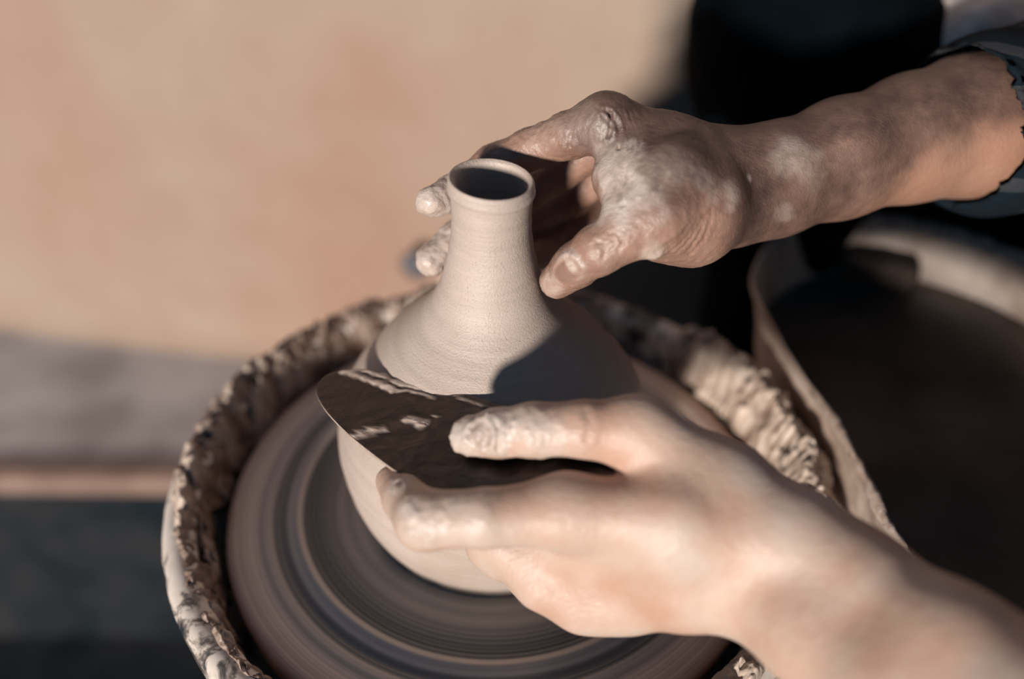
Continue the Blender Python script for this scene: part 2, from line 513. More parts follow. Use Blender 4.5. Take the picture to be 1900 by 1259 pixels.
for i in range(4): bm.faces.new((lo[i], lo[(i + 1) % 4], hi[(i + 1) % 4], hi[i]))
bmesh.ops.recalc_face_normals(bm, faces=bm.faces)
bmesh.ops.bevel(bm, geom=bm.edges[:], offset=0.004, segments=2, affect='EDGES')
me = bpy.data.meshes.new('trim_2'); bm.to_mesh(me); bm.free()
obj('trim_2', me, M['trim'], kind='structure')

# ================================================================== WHEEL
hz = lathe('wheel_housing', [(0.0, -0.085), (0.150, -0.085), (0.156, -0.09), (0.156, -0.30), (0.10, -0.34), (0.10, FLOOR_Z + 0.03), (0.16, FLOOR_Z + 0.012), (0.16, FLOOR_Z + .001), (0.0, FLOOR_Z + .001)], 64)
wt = bpy.data.objects.new('pottery_wheel', None); COL.objects.link(wt)
wt.location = (0, 0, FLOOR_Z)
wt['label'] = 'potter\'s wheel with grey turntable carrying the vase'; wt['category'] = 'pottery wheel'
def under(o, root):
    o.parent = root
    o.matrix_parent_inverse = root.matrix_basis.inverted()
    return o
under(obj('pedestal', hz, M['housing']), wt)
under(obj('deck', box('deck', 0.14, 0.47, -0.19, 0.27, -0.115, -0.0865, 0.006), M['housing']), wt)

# wheel head with its turned rings
prof = [(0.0, 0.0), (0.5 * S, 0.0)]
for a, z in [(.62, 0), (.70, 0), (.76, .0002), (.80, -.0003), (.86, .0002), (.93, 0), (.965, .0), (.978, .0006), (.99, .0010), (1.005, .0010), (1.02, .0004), (1.03, .0),
             (1.07, -.0004), (1.085, -.0012), (1.13, -.0012), (1.145, .0006), (1.18, .0004), (1.2, -.0002), (1.25, .0), (1.33, -.0005), (1.355, -.002), (1.365, -.005), (1.365, -.016), (1.34, -.018)]:
    prof.append((a * S, z))
prof += [(0.03, -0.018), (0.03, -0.084), (0.0, -0.084)]
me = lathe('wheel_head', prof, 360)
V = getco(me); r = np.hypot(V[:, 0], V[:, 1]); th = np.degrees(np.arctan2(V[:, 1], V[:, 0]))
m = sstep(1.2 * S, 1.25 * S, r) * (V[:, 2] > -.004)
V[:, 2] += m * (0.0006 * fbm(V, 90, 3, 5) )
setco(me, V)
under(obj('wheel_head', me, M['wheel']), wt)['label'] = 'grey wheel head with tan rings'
# small smears of clay thrown onto the wheel head
rnd = random.Random(3)
def blob_mesh(name, seed, sx, sy, sz, amp=0.35, sub=3):
    bm = bmesh.new(); bmesh.ops.create_icosphere(bm, subdivisions=sub, radius=1)
    me = bpy.data.meshes.new(name); bm.to_mesh(me); bm.free()
    V = getco(me)
    V *= (1 + amp * fbm(V + seed * 7.3, 1.3, 3, seed))[:, None]
    V *= (sx, sy, sz); setco(me, V)
    me.polygons.foreach_set('use_smooth', np.ones(len(me.polygons), dtype=bool))
    attr(me, 'tone', np.clip(0.75 + 0.3 * fbm(V, 200, 2, seed), 0, 1))
    return me

# splash pan
PAN_R = 1.635 * S
pan = bpy.data.objects.new('splash_pan', None); COL.objects.link(pan)
pan.location = (0, 0, -0.085)
pan['label'] = 'round clay-caked splash pan around the wheel head'; pan['category'] = 'splash pan'
prof = [(0.031, -0.080), (0.155, -0.080), (0.166, -0.07), (0.1705, -0.04), (0.1725, -0.002), (0.1735, 0.010)]
for a in np.linspace(math.pi, -0.2, 14):
    prof.append((PAN_R - 0.0092 + 0.0092 * math.cos(a), 0.0125 + 0.0085 * math.sin(a)))
prof += [(PAN_R - 0.003, -0.02), (PAN_R - 0.008, -0.06), (PAN_R - 0.02, -0.085), (0.031, -0.085), (0.031, -0.080)]
me = lathe('bowl', prof, 400)
V = getco(me); nrm = vnormals(me)
setco(me, V + nrm * (0.0009 * fbm(V, 40, 4, 2) + 0.0005 * fbm(V, 150, 3, 8))[:, None] * (V[:, 2] > -0.07)[:, None])
under(obj('bowl', me, M['pan']), pan)

def crust_ring(name, a0, a1, nth, rin, rout, zb, h, seed, rag, lump):
    """a bank of lumpy wet clay lying on the pan rim between two angles (degrees)"""
    th = np.radians(np.linspace(a0, a1, nth))
    nph = 44
    ph = np.linspace(0, 1, nph)
    T, Pp = np.meshgrid(th, ph, indexing='ij')
    e = np.clip(np.minimum((T - th[0]), (th[-1] - T)) / math.radians(6), 0, 1) ** 0.6
    ri, ro, hh = rin(np.degrees(T)), rout(np.degrees(T)), h(np.degrees(T)) * e
    q = np.stack([np.cos(T).ravel(), np.sin(T).ravel(), 0 * T.ravel()], 1) * 0.18
    ri = ri + (rag * fbm(q, 60, 4, seed + 1)).reshape(T.shape)
    ro = ro + (0.5 * rag * fbm(q, 60, 4, seed + 2)).reshape(T.shape)
    R = ri + (ro - ri) * Pp
    shape = np.clip(4 * Pp * (1 - Pp), 0, 1) ** 0.45
    base = np.interp(R.ravel(), [0.15, 0.163, 0.168, 0.1735, 0.178, PAN_R - .004, PAN_R, 0.24], [-.03, -.02, -.004, .012, 0.0195, .0195, .010, .004]).reshape(T.shape) + zb
    X = np.stack([(R * np.cos(T)).ravel(), (R * np.sin(T)).ravel(), (base + hh * shape).ravel()], 1)
    X0 = X.copy()
    c1 = 1 - cellnoise(X0 * (1, 1, 0.4), 95, seed); c2 = 1 - cellnoise(X0 * (1, 1, .4), 210, seed + 5)
    f = fbm(X0, 45, 4, seed + 9)
    w = (shape * e).ravel() ** 0.7
    X[:, 2] += w * lump * (0.8 * c1 + 0.55 * c2 + 0.25 * (1 - cellnoise(X0, 420, seed + 6)) + 0.7 * f - 0.45)
    pit = sstep(0.16, 0.42, fbm(X0, 85, 3, seed + 31)) 
    X[:, 2] -= w * lump * 1.1 * pit
    X[:, :2] += (w * lump * 0.35 * fbm(X0, 120, 2, seed + 4))[:, None]
    tone = np.clip(0.42 + 0.55 * (c1 - 0.45) + 0.5 * f + 0.25 * c2 - 0.35 * pit, 0, 1)
    # closed underside
    B = X.copy(); B[:, 2] = base.ravel() - 0.004
    V = np.concatenate([X, B]); F = grid_faces(nth, nph, False); n = nth * nph
    me = mesh_np(name, V, np.concatenate([F, F[:, ::-1] + n]))
    bm = bmesh.new(); bm.from_mesh(me)
    bmesh.ops.bridge_loops(bm, edges=[x for x in bm.edges if x.is_boundary])
    bmesh.ops.recalc_face_normals(bm, faces=bm.faces); bm.to_mesh(me); bm.free()
    attr(me, 'tone', np.concatenate([tone, tone * 0.5]))
    return me
k = lambda a, *p: np.interp(a, [x for x, _ in p], [y for _, y in p])
# left and far bank of clay (angles measured from +x, anticlockwise)
me = crust_ring('caked_clay', 62, 252, 900,
                lambda a: k(a, (62, .160), (110, .157), (150, .161), (185, .1655), (215, .167), (252, .168)),
                lambda a: k(a, (62, .190), (110, .1905), (165, .1905), (182, .189), (195, .1835), (215, .1795), (252, .178)),
                -0.001, lambda a: k(a, (62, .004), (110, .006), (150, .006), (180, .005), (200, .004), (252, .004)), 4, 0.007, 0.009)
under(obj('caked_clay', me, M['crust'], kind='stuff'), pan)['label'] = 'brown lumpy clay caked on the left rim'
me = crust_ring('caked_clay', -66, 46, 620,
                lambda a: k(a, (-66, .166), (-45, .166), (-25, .160), (0, .150), (30, .150), (46, .158)),
                lambda a: k(a, (-66, .186), (-45, .19), (-20, .198), (0, .203), (46, .198)),
                -0.002, lambda a: k(a, (-66, .003), (-40, .004), (-20, .012), (10, .016), (35, .012), (46, .006)), 21, 0.008, 0.010)
at = me.attributes['tone']; a = np.zeros(len(me.vertices), dtype=np.float32); at.data.foreach_get('value', a)
at.data.foreach_set('value', np.clip(a + 0.28, 0, 1).astype(np.float32))
under(obj('caked_clay', me, M['crust'], kind='stuff'), pan)['label'] = 'pale wet clay heaped on the right rim'

# ================================================================== VASE
zk = np.array([0, .15, .3, .5, .7, .85, 1.0, 1.1, 1.2, 1.3, 1.4, 1.5, 1.6, 1.7]) * S
rk = np.array([.640, .700, .735, .749, .703, .605, .492, .388, .292, .234, .2035, .181, .167, .1635]) * S
pr = crom(np.stack([rk, zk], 1), 10)
top = 1.8255 * S
R = 0.176 * S
lip = [(0.1645 * S, 1.735 * S), (0.168 * S, 1.765 * S), (0.1755 * S, 1.780 * S), (R * 1.008, 1.793 * S), (0.1738 * S, 1.803 * S), (0.1725 * S, 1.808 * S), (0.1745 * S, 1.815 * S), (0.1715 * S, 1.827 * S), (0.1655 * S, 1.833 * S), (0.159 * S, 1.8305 * S),
       (0.1515 * S, 1.824 * S), (0.1460 * S, 1.812 * S), (0.1430 * S, 1.79 * S), (0.142 * S, 1.75 * S), (0.139 * S, 1.68 * S)]
lipc = crom(lip, 4)
inner = [(max(r_ - 0.0042, 0.0), z_) for r_, z_ in pr[::-1] if z_ < 1.62 * S and z_ > 0.07 * S]
full = [(0.0, 0.0008)] + [(0.645 * S, 0.0008), (0.655 * S, 0.0022), (0.652 * S, 0.0045)] + [tuple(q) for q in pr if q[1] > 0.045 * S] + [tuple(q) for q in lipc] + inner + [(0.0, 0.07 * S)]
full = [(max(a, 0), b) for a, b in full]
me = lathe('clay_vase', full, 320)
V = getco(me); nrm = vnormals(me)
zz = V[:, 2]; th = np.arctan2(V[:, 1], V[:, 0])
helix = np.sin((zz / 0.0052 + th / (2 * math.pi)) * 2 * math.pi) * 0.00004 + np.sin((zz / 0.0113 + th / (2 * math.pi)) * 2 * math.pi + 1) * 0.00007
amp = sstep(0.004, 0.02, zz) * (1 - 0.6 * sstep(1.72 * S, 1.8 * S, zz))
V = V + nrm * (helix * amp)[:, None]
tilt = sstep(1.2 * S, 1.83 * S, zz)
V[:, 2] -= tilt * 0.085 * V[:, 0]                     # uneven rim
V[:, 0] += tilt * 0.0006
setco(me, V)
obj('clay_vase', me, M['vase'], label='narrow-necked wet clay vase being shaped on the wheel', cat='vase')

# ================================================================== RIB (scraper in the near hand)
def rib_z(x):
    return 0.1262 + 0.18 * x
def rib_pt(px, py):
    p = Z(px, py, 0.118)
    for _ in range(6): p = Z(px, py, rib_z(p[0]))
    return p
out = [(586, 722), (592, 706), (612, 691), (650, 684), (700, 689), (760, 702), (850, 726), (930, 749), (1010, 768), (1090, 790), (1165, 822), (1175, 862), (1110, 892), (1000, 905), (920, 915), (850, 918), (802, 909), (772, 893), (735, 873), (690, 840), (645, 803), (608, 765), (590, 738)]
ol = crom([rib_pt(*q) for q in out], 5, True)
cen = ol.mean(0)
n = len(ol)
rings = []
up = np.array([-0.18, 0, 1.0]); up /= np.linalg.norm(up)
for sc_ in np.linspace(0.0, 0.985, 46): rings.append(cen + (ol - cen) * sc_)
for sc_, dz in ((0.996, -.0002), (1.0, -0.0007), (1.0, -0.0022), (0.992, -0.0029), (0.5, -0.003), (0.0, -0.003)):
    rings.append(cen + (ol - cen) * sc_ + up * dz)
V = np.stack(rings, 1).reshape(-1, 3)
film = np.zeros(len(V))
P2 = np.zeros_like(V); P2[:, :2] = V[:, :2]
wrp = np.stack([fbm(P2, 110, 3, 41), fbm(P2, 110, 3, 42), 0 * film], 1) * 0.0035
Q = V + wrp * (1, 1, 0)
for pxs, w_, s_ in [([(636, 688), (665, 699), (700, 713), (728, 722)], .0022, 1.0), ([(655, 686), (690, 691), (715, 697)], .0018, .9), ([(700, 696), (735, 708), (770, 716), (812, 724)], .0020, .9),
                    ([(728, 722), (770, 727), (800, 735)], .0014, .7), ([(655, 815), (675, 806), (694, 801)], .0022, 1.0), ([(694, 799), (715, 801)], .0017, .9), ([(754, 777), (771, 783), (786, 790)], .0026, 1.0), ([(800, 726), (860, 738), (905, 752)], .0010, .4), ([(800, 775), (808, 777)], .0012, .6)]:
    c3 = crom([rib_pt(*q) for q in pxs], 5)
    best = np.full(len(V), 1.0)
    for a_, b_ in zip(c3[:-1], c3[1:]):
        ab = b_ - a_
        t_ = np.clip(((Q - a_) @ ab) / (ab @ ab), 0, 1)
        best = np.minimum(best, np.linalg.norm(Q - a_ - t_[:, None] * ab, axis=1))
    film = np.maximum(film, s_ * sstep(1.25, 0.55, best / w_))
topside = np.tile(np.arange(len(rings)) < 46, n)
film = film * topside
edge = np.tile(np.isin(np.arange(len(rings)), (47, 48, 49)), n) * 1.0
V = V + up * ((film * (0.0009 + 0.0007 * fbm(V, 260, 3, 8)) + topside * 0.0003 * fbm(P2, 120, 3, 4))[:, None])
me = mesh_np('blade', V, grid_faces(n, len(rings)))
attr(me, 'film', np.maximum(film, edge * 0.85))
ribroot = bpy.data.objects.new('scraper_rib', None); COL.objects.link(ribroot)
ribroot.location = cen
ribroot['label'] = 'dark brown potter\'s rib pressed against the vase by the near hand'; ribroot['category'] = 'pottery tool'
under(obj('blade', me, M['rib']), ribroot)

# ================================================================== BASIN
bp = [(.181, .09), (.177, .15), (.199, .197), (.235, .226), (.28, .236), (.336, .219), (.382, .179), (.415, .12), (.43, .05), (.42, -.03), (.385, -.1), (.33, -.142), (.27, -.147), (.228, -.122), (.207, -.083), (.202, -.035), (.197, .01), (.188, .05)]
bc = crom(bp, 14, True)
bcen = np.array([.305, .045])
bs = bpy.data.objects.new('water_basin', None); COL.objects.link(bs)
bs.location = (*bcen, -0.0865)
bs['label'] = 'clay-smeared oval water basin at the right of the wheel'; bs['category'] = 'basin'
RZ = 0.047
rings = []
for sc_, z in [(0.0, -.086), (.5, -.086), (.80, -.086), (.835, -.083), (.86, -.06), (.90, -.02), (.94, .015), (.975, RZ - .008), (.99, RZ - .002), (1.0, RZ), (1.0, RZ + .003), (.99, RZ + .0045), (.975, RZ + .003), (.962, RZ - .004), (.94, RZ - .02), (.90, -.01), (.85, -.06), (.82, -.078), (.78, -.082), (.4, -.082), (.0, -.082)]:
    rings.append(np.concatenate([bcen + (bc - bcen) * sc_, np.full((len(bc), 1), z)], 1))
V = np.stack(rings, 1).reshape(-1, 3)
me = mesh_np('tub', V, grid_faces(len(bc), len(rings)))
md = bmesh.new(); md.from_mesh(me); bmesh.ops.remove_doubles(md, verts=md.verts, dist=1e-6)
bmesh.ops.subdivide_edges(md, edges=md.edges[:], cuts=1, use_grid_fill=True); bmesh.ops.recalc_face_normals(md, faces=md.faces); md.to_mesh(me); md.free()
me.polygons.foreach_set('use_smooth', np.ones(len(me.polygons), dtype=bool))
V = getco(me); nrm = vnormals(me)
setco(me, V + nrm * (0.0014 * fbm(V, 35, 4, 3) * sstep(-.07, -.04, V[:, 2]))[:, None])
attr(me, 'tone', np.clip(0.62 + 0.55 * fbm(V * (1, 1, 0.45), 40, 4, 6), 0, 1))
under(obj('tub', me, M['slip']), bs)
# drips of slip hanging over the near-left rim
def drip_rim(name, i0, i1, seed):
    c = bc[i0:i1]
    m_ = len(c)
    th_ = np.linspace(-0.3, math.pi + 0.5, 12)
    d = np.gradient(c, axis=0); d /= np.linalg.norm(d, axis=1)[:, None]
    no = np.stack([d[:, 1], -d[:, 0]], 1)
    if ((c - bcen) * no).sum() < 0: no = -no
    c3 = np.concatenate([c, np.full((m_, 1), RZ + .001)], 1)
    amp = 0.0042 * (0.75 + 0.7 * fbm(c3, 90, 4, seed))
    amp *= np.clip(np.minimum(np.arange(m_), m_ - 1 - np.arange(m_)) / 4.0, 0.15, 1)
    V = []
    for i in range(m_):
        for t_ in th_:
            V.append((c[i, 0] + no[i, 0] * (math.cos(t_) * amp[i] - 0.002), c[i, 1] + no[i, 1] * (math.cos(t_) * amp[i] - .002), RZ + .001 + math.sin(t_) * amp[i] * 1.3 - (0.004 * max(0, -math.cos(t_)))))
    V = np.array(V)
    me = mesh_np(name, V, grid_faces(m_, 12, False, True))
    bm = bmesh.new(); bm.from_mesh(me); bmesh.ops.holes_fill(bm, edges=[x for x in bm.edges if x.is_boundary], sides=0); bmesh.ops.recalc_face_normals(bm, faces=bm.faces); bm.to_mesh(me); bm.free()
    V = getco(me); nrm = vnormals(me)
    setco(me, V + nrm * (0.0016 * fbm(V, 230, 3, seed))[:, None])
    attr(me, 'tone', np.clip(0.55 + 0.8 * fbm(V, 90, 4, seed), 0, 1))
    return me
under(obj('dried_slip', drip_rim('dried_slip', 12 * 14, 17 * 14, 3), M['slip']), bs)
under(obj('dried_slip', drip_rim('dried_slip', 3 * 14, 7 * 14, 9), M['slip']), bs)
# lug handle standing behind the far rim
hp = Y(1622, 396, 0.245)
under(obj('handle', box('handle', hp[0] - .017, hp[0] + .017, .2425, .2545, 0.03, hp[2] + .003, 0.004), M['slip']), bs)
attr(bs.children[-1].data, 'tone', np.full(len(bs.children[-1].data.vertices), 0.25))
# muddy water
me = bpy.data.meshes.new('muddy_water')
bm = bmesh.new()
WZ = 0.008
w = bcen + (bc - bcen) * 0.912
tv = [bm.verts.new((x, y, WZ)) for x, y in w]; lv = [bm.verts.new((bcen[0] + (x - bcen[0]) * .93, bcen[1] + (y - bcen[1]) * .93, -0.075)) for x, y in w]
bm.faces.new(tv); bm.faces.new(lv[::-1])
for i in range(len(w)): bm.faces.new((lv[i], lv[(i + 1) % len(w)], tv[(i + 1) % len(w)], tv[i]))
bmesh.ops.recalc_face_normals(bm, faces=bm.faces); bm.to_mesh(me); bm.free()
obj('muddy_water', me, M['water'], label='dark brown muddy water filling the basin', cat='water')
sp = Z(1628, 480, 0.02)
me = box('sponge', -.030, .030, -.022, .022, -.016, .016, 0.009, 4)
bm = bmesh.new(); bm.from_mesh(me); bmesh.ops.subdivide_edges(bm, edges=bm.edges[:], cuts=3, use_grid_fill=True); bm.to_mesh(me); bm.free()
V = getco(me); nrm = vnormals(me); setco(me, V + nrm * (0.002 * fbm(V, 120, 3, 4))[:, None])
me.polygons.foreach_set('use_smooth', np.ones(len(me.polygons), dtype=bool))
o = obj('sponge', me, M['sponge'], label='dark wet sponge floating at the far side of the basin', cat='sponge')
o.location = (sp[0], sp[1], 0.014); o.rotation_euler = (0.05, 0.1, -0.25)

# ================================================================== PERSON
person = bpy.data.objects.new('person', None); COL.objects.link(person)
person.location = (0.62, -0.03, FLOOR_Z)
person['label'] = 'potter in a plaid shirt shaping the vase with both bare clay-covered hands'; person['category'] = 'person'

def build_arm(F, palm, kpalm, fingers, kf, kff=0.0018, extra=None):
    D = F.new()
    for chain in palm:
        F.chain(D, chain, kpalm)
    U = F.new()
    for ch, kk in fingers:
        s = F.bbox(ch, 0.02)
        Pq = F.P(s)
        f = None
        for (a, ra), (b, rb) in zip(ch[:-1], ch[1:]):
            g = d_cone(Pq, a, b, ra, rb).astype(np.float32)
            f = g if f is None else smin(f, g, 0.0035)
        U[s] = smin(U[s], f, kff)
    return smin(D, U, kf)
def surf(V, px, py, sx, sy, dep):
    """the vertex of a surface that is seen at a pixel"""
    d2 = (sx - px) ** 2 + (sy - py) ** 2
    near = d2 < max(d2.min() * 1.5, 120)
    i = np.nonzero(near)[0]
    return V[i[np.argmin(dep[i])]]
def seg_dist(V, pl):
    best = np.full(len(V), 1e3)
    for a, b in zip(pl[:-1], pl[1:]):
        ab = b - a
        t = np.clip(((V - a) @ ab) / max(ab @ ab, 1e-12), 0, 1)
        best = np.minimum(best, np.linalg.norm(V - a - t[:, None] * ab, axis=1))
    return best

# ---- far hand (the potter's right hand): thumb in front, fingers behind the neck
xs = np.concatenate([np.arange(-0.048, 0.135, 0.0009), np.arange(0.135, 0.36, 0.003)])
ys = np.arange(-0.062, 0.165, 0.00105); zs = np.arange(0.115, 0.275, 0.00105)
Fd = Field(xs, ys, zs)
wrist_u, wrist_l = Y(1352, 318, .034), Y(1360, 372, .028)
palm = [
    [(wrist_u, .0180), (Y(1245, 275, .034), .0150), (Y(1125, 224, .030), .0125)],      # index metacarpal
    [(wrist_u, .0180), (Y(1260, 290, .05), .0155), (Y(1150, 245, .052), .0125)],
    [(wrist_l, .0180), (Y(1270, 330, .062), .0155), (Y(1180, 285, .068), .012)],
    [(wrist_l, .0180), (Y(1290, 370, .068), .0150), (Y(1215, 335, .078), .011)],       # little finger side
    [(wrist_l, .0190), (Y(1290, 402, .006), .0205), (Y(1215, 402, -.012), .0165)],     # thumb metacarpal
    [(Y(1268, 425, .004), .0150), (Y(1225, 430, -.006), .0130)],                       # thenar fullness
    [(Y(1150, 268, .022), .0085), (Y(1141, 330, .010), .0085), (Y(1160, 385, -.008), .0095)],  # web between thumb and index
    [(Y(1195, 300, .024), .0130), (Y(1195, 360, .006), .0125)],
    [(Y(1192, 322, .006), .0120), (Y(1242, 335, .002), .0165), (Y(1302, 360, .008), .0190)],
    [(Y(1180, 285, .024), .0125), (Y(1290, 310, .024), .0175)],
    [(wrist_u, .0185), (Y(1440, 305, .040), .0195), (Y(1560, 270, .055), .0225), (Y(1690, 238, .075), .0270), (Y(1800, 218, .092), .0330), (Y(1910, 200, .11), .0350)],
    [(wrist_l, .0185), (Y(1440, 362, .036), .0195), (Y(1560, 320, .055), .0225), (Y(1690, 280, .075), .0260), (Y(1800, 255, .09), .0310), (Y(1910, 240, .108), .0330)],
]
fingers = [
    ([(Y(1125, 224, .030), .0125), (Y(1060, 250, .034), .0112), (Y(985, 276, .040), .0100), (Y(918, 307, .041), .0105), (Y(852, 350, .034), .0088), (Y(801, 374, .022), .0078)], None),
    ([(Y(1150, 245, .052), .0120), (Y(1040, 315, .058), .0105), (Y(925, 395, .050), .0105), (Y(850, 440, .036), .0090), (Y(800, 484, .022), .0082)], None),
    ([(Y(1180, 285, .068), .0115), (Y(1050, 370, .076), .0100), (Y(950, 430, .066), .0098), (Y(895, 462, .052), .0085), (Y(872, 482, .043), .0078)], None),
    ([(Y(1215, 335, .078), .0105), (Y(1120, 400, .082), .0090), (Y(1045, 440, .072), .0086), (Y(1000, 470, .056), .0078), (Y(975, 490, .044), .0072)], None),
    ([(Y(1215, 402, -.012), .0160), (Y(1160, 434, -.018), .0126), (Y(1112, 462, -.020), .0116), (Y(1068, 492, -.018), .0104), (Y(1034, 521, -.012), .0088)], .010),
]
R = build_arm(Fd, palm, 0.011, fingers, 0.007)
me = Fd.mesh('far_arm', R, 2)
del R
V = getco(me)
sx, sy, dep = project(V)
nrm = vnormals(me)
disp = np.zeros(len(V))
view = V - CAM; view /= np.linalg.norm(view, axis=1)[:, None]
facing = -(nrm * view).sum(1)
def creases(V, sx, sy, dep, lst, ridge=0.2):
    disp = np.zeros(len(V))
    wob = V + 0.0009 * np.stack([fbm(V, 260, 2, 71), fbm(V, 260, 2, 72), fbm(V, 260, 2, 73)], 1)
    for pl, w_, h_ in lst:
        P3 = crom([surf(V, *q, sx, sy, dep) for q in pl], 5)
        P3[1:-1] = (P3[:-2] + P3[1:-1] + P3[2:]) / 3
        dd = seg_dist(wob, P3)
        disp += -h_ * np.exp(-(dd / w_) ** 2) + ridge * h_ * np.exp(-((dd - 2.0 * w_) / w_) ** 2)
    return disp
cr = []
for k_ in range(9):                                                     # fine folds over the index knuckle
    x_ = 1098 + 9.5 * k_
    cr.append(([(x_, 193 + 1.2 * k_), (x_ + 10, 213 + 1.5 * k_), (x_ + 9, 236 + 2 * k_), (x_ + 3, 258 + 2 * k_)], .0007, .0006))
cr += [([(1120, 196), (1132, 215), (1134, 240), (1126, 262)], .0010, .0014), ([(1140, 200), (1150, 222), (1149, 248), (1142, 268)], .0010, .0014), ([(1108, 215), (1120, 232), (1131, 245)], .0009, .0010)]
for k_ in range(6):                                                     # folds over the thumb joint
    x_ = 1088 + 11 * k_; y_ = 452 - 7 * k_
    cr.append(([(x_, y_), (x_ + 16, y_ + 8), (x_ + 24, y_ + 24), (x_ + 22, y_ + 42)], .0009, .0007 if k_ in (1, 3) else .0003))
for k_ in range(6):                                                     # folds at the heel of the thumb
    cr.append(([(1222 + 13 * k_, 470 + 2 * k_), (1252 + 12 * k_, 458 - 2 * k_), (1284 + 9 * k_, 428 - 6 * k_)], .0010, .0006))
cr += [([(1146, 372), (1142, 345), (1148, 310)], .0012, .0008), ([(1052, 255), (1053, 268), (1050, 280)], .0010, .0008)]
disp += creases(V, sx, sy, dep, cr)
# wet clay clots
hand = sstep(0.12, 0.09, V[:, 0])
def spot(P, rad):
    return np.exp(-((np.linalg.norm(V - P, axis=1) / rad) * (1 + 0.9 * warp)) ** 2)
warp = fbm(V, 75, 4, 44)
lumpy = fbm(V, 170, 4, 31)
mud = np.zeros(len(V))
for px, py, rad, w_ in [(1135, 335, .010, 1.0), (1150, 300, .008, .8), (1135, 370, .009, 1.0), (1160, 350, .009, .9), (1122, 300, .007, .8), (1108, 280, .006, .5), (1110, 250, .005, .35), (1180, 320, .008, .3), (1045, 497, .005, .6), (1010, 530, .006, .5), (1060, 500, .005, .3), (1120, 470, .006, .2),
                        (1318, 338, .005, .3), (1332, 365, .004, .25), (1370, 360, .004, .4), (1366, 385, .003, .35), (1400, 328, .0015, .6), (1475, 292, .009, .38), (1495, 306, .008, .25), (1455, 400, .004, .2), (1212, 478, .004, .8), (1060, 230, .009, .2), (990, 250, .008, .15), (1225, 300, .009, .15)]:
    P = surf(V, px, py, sx, sy, dep)
    mud = np.maximum(mud, w_ * sstep(0.1, 0.85, spot(P, rad * 1.4) + 0.16 * lumpy))
tipm = sstep(-0.012, -0.021, V[:, 0]) * 1.0
mud = np.maximum(mud, tipm)
disp += mud * 0.0005 * (lumpy + 0.3) * hand
disp += tipm * 0.0012 * fbm(V, 140, 3, 12) + tipm * 0.0004 * fbm(V, 420, 2, 13) + 0.0004 * fbm(V, 420, 3, 3) * hand
rough_idx = np.exp(-(np.linalg.norm((V - Y(1020, 245, .036)) * (0.6, 1, 1), axis=1) / .018) ** 2)
disp += rough_idx * 0.0011 * fbm(V, 260, 4, 17)
# thumb nail
nc = surf(V, 1041, 513, sx, sy, dep)
i0 = np.argmin(np.linalg.norm(V - nc, axis=1))
nn = nrm[np.linalg.norm(V - nc, axis=1) < .004].mean(0); nn /= np.linalg.norm(nn)
ax = Y(1034, 521, -.012) - Y(1068, 492, -.018); ax -= (ax @ nn) * nn; ax /= np.linalg.norm(ax)
sdv = np.cross(nn, ax)
q = V - nc
e = (np.abs((q @ ax) / .0080) ** 3 + np.abs((q @ sdv) / .0056) ** 3) ** (1 / 3.0)
e = np.where((np.abs(q @ nn) < .006) & (nrm @ nn > 0.2), e, 9)
nail = sstep(1.0, 0.82, e)
prox = sstep(0.2, -0.9, (q @ ax) / .008)
disp += -0.0007 * sstep(1.0, 0.85, e) * (1 - prox) + 0.0008 * np.exp(-((e - 1.15) / .16) ** 2) * np.clip(0.4 + 1.6 * lumpy + prox, 0, 2)
nail = nail * (1 - sstep(.3, .7, prox + .3 * lumpy))
mud = np.maximum(mud, np.exp(-((e - 1.2) / .25) ** 2) * np.clip(0.35 + 1.2 * lumpy + .4 * prox, 0, 1)) * (1 - nail)
V2 = V + nrm * disp[:, None]
# a drop of slip hanging under the thumb base
dp = surf(V, 1215, 478, sx, sy, dep)
fq = np.exp(-(np.linalg.norm(V - dp, axis=1) / .0045) ** 2)
V2 += fq[:, None] * np.array([0.0, -0.0010, -0.0030])
elbow = sstep(-0.02, 0.03, (V[:, 0] - 0.212) + 1.3 * (0.197 - V[:, 2]) + 0.02 * fbm(V, 45, 4, 88))  # height term keeps the upper forearm darker: shade painted in
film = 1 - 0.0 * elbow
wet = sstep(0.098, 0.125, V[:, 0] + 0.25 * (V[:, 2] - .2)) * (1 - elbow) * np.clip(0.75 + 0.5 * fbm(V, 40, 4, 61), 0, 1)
wet = np.maximum(wet, 0.85 * sstep(.205, .222, V[:, 2] + .004 * lumpy) * sstep(.02, .05, V[:, 0]))  # top of hand and arm darkened by height, shade painted into the mask
far_parts = (V2, mud, nail, film, wet, elbow)
far_faces = np.zeros(len(me.polygons) * 4, dtype=np.int32); me.loops.foreach_get('vertex_index', far_faces)
far_faces = far_faces.reshape(-1, 4)
bpy.data.meshes.remove(me)

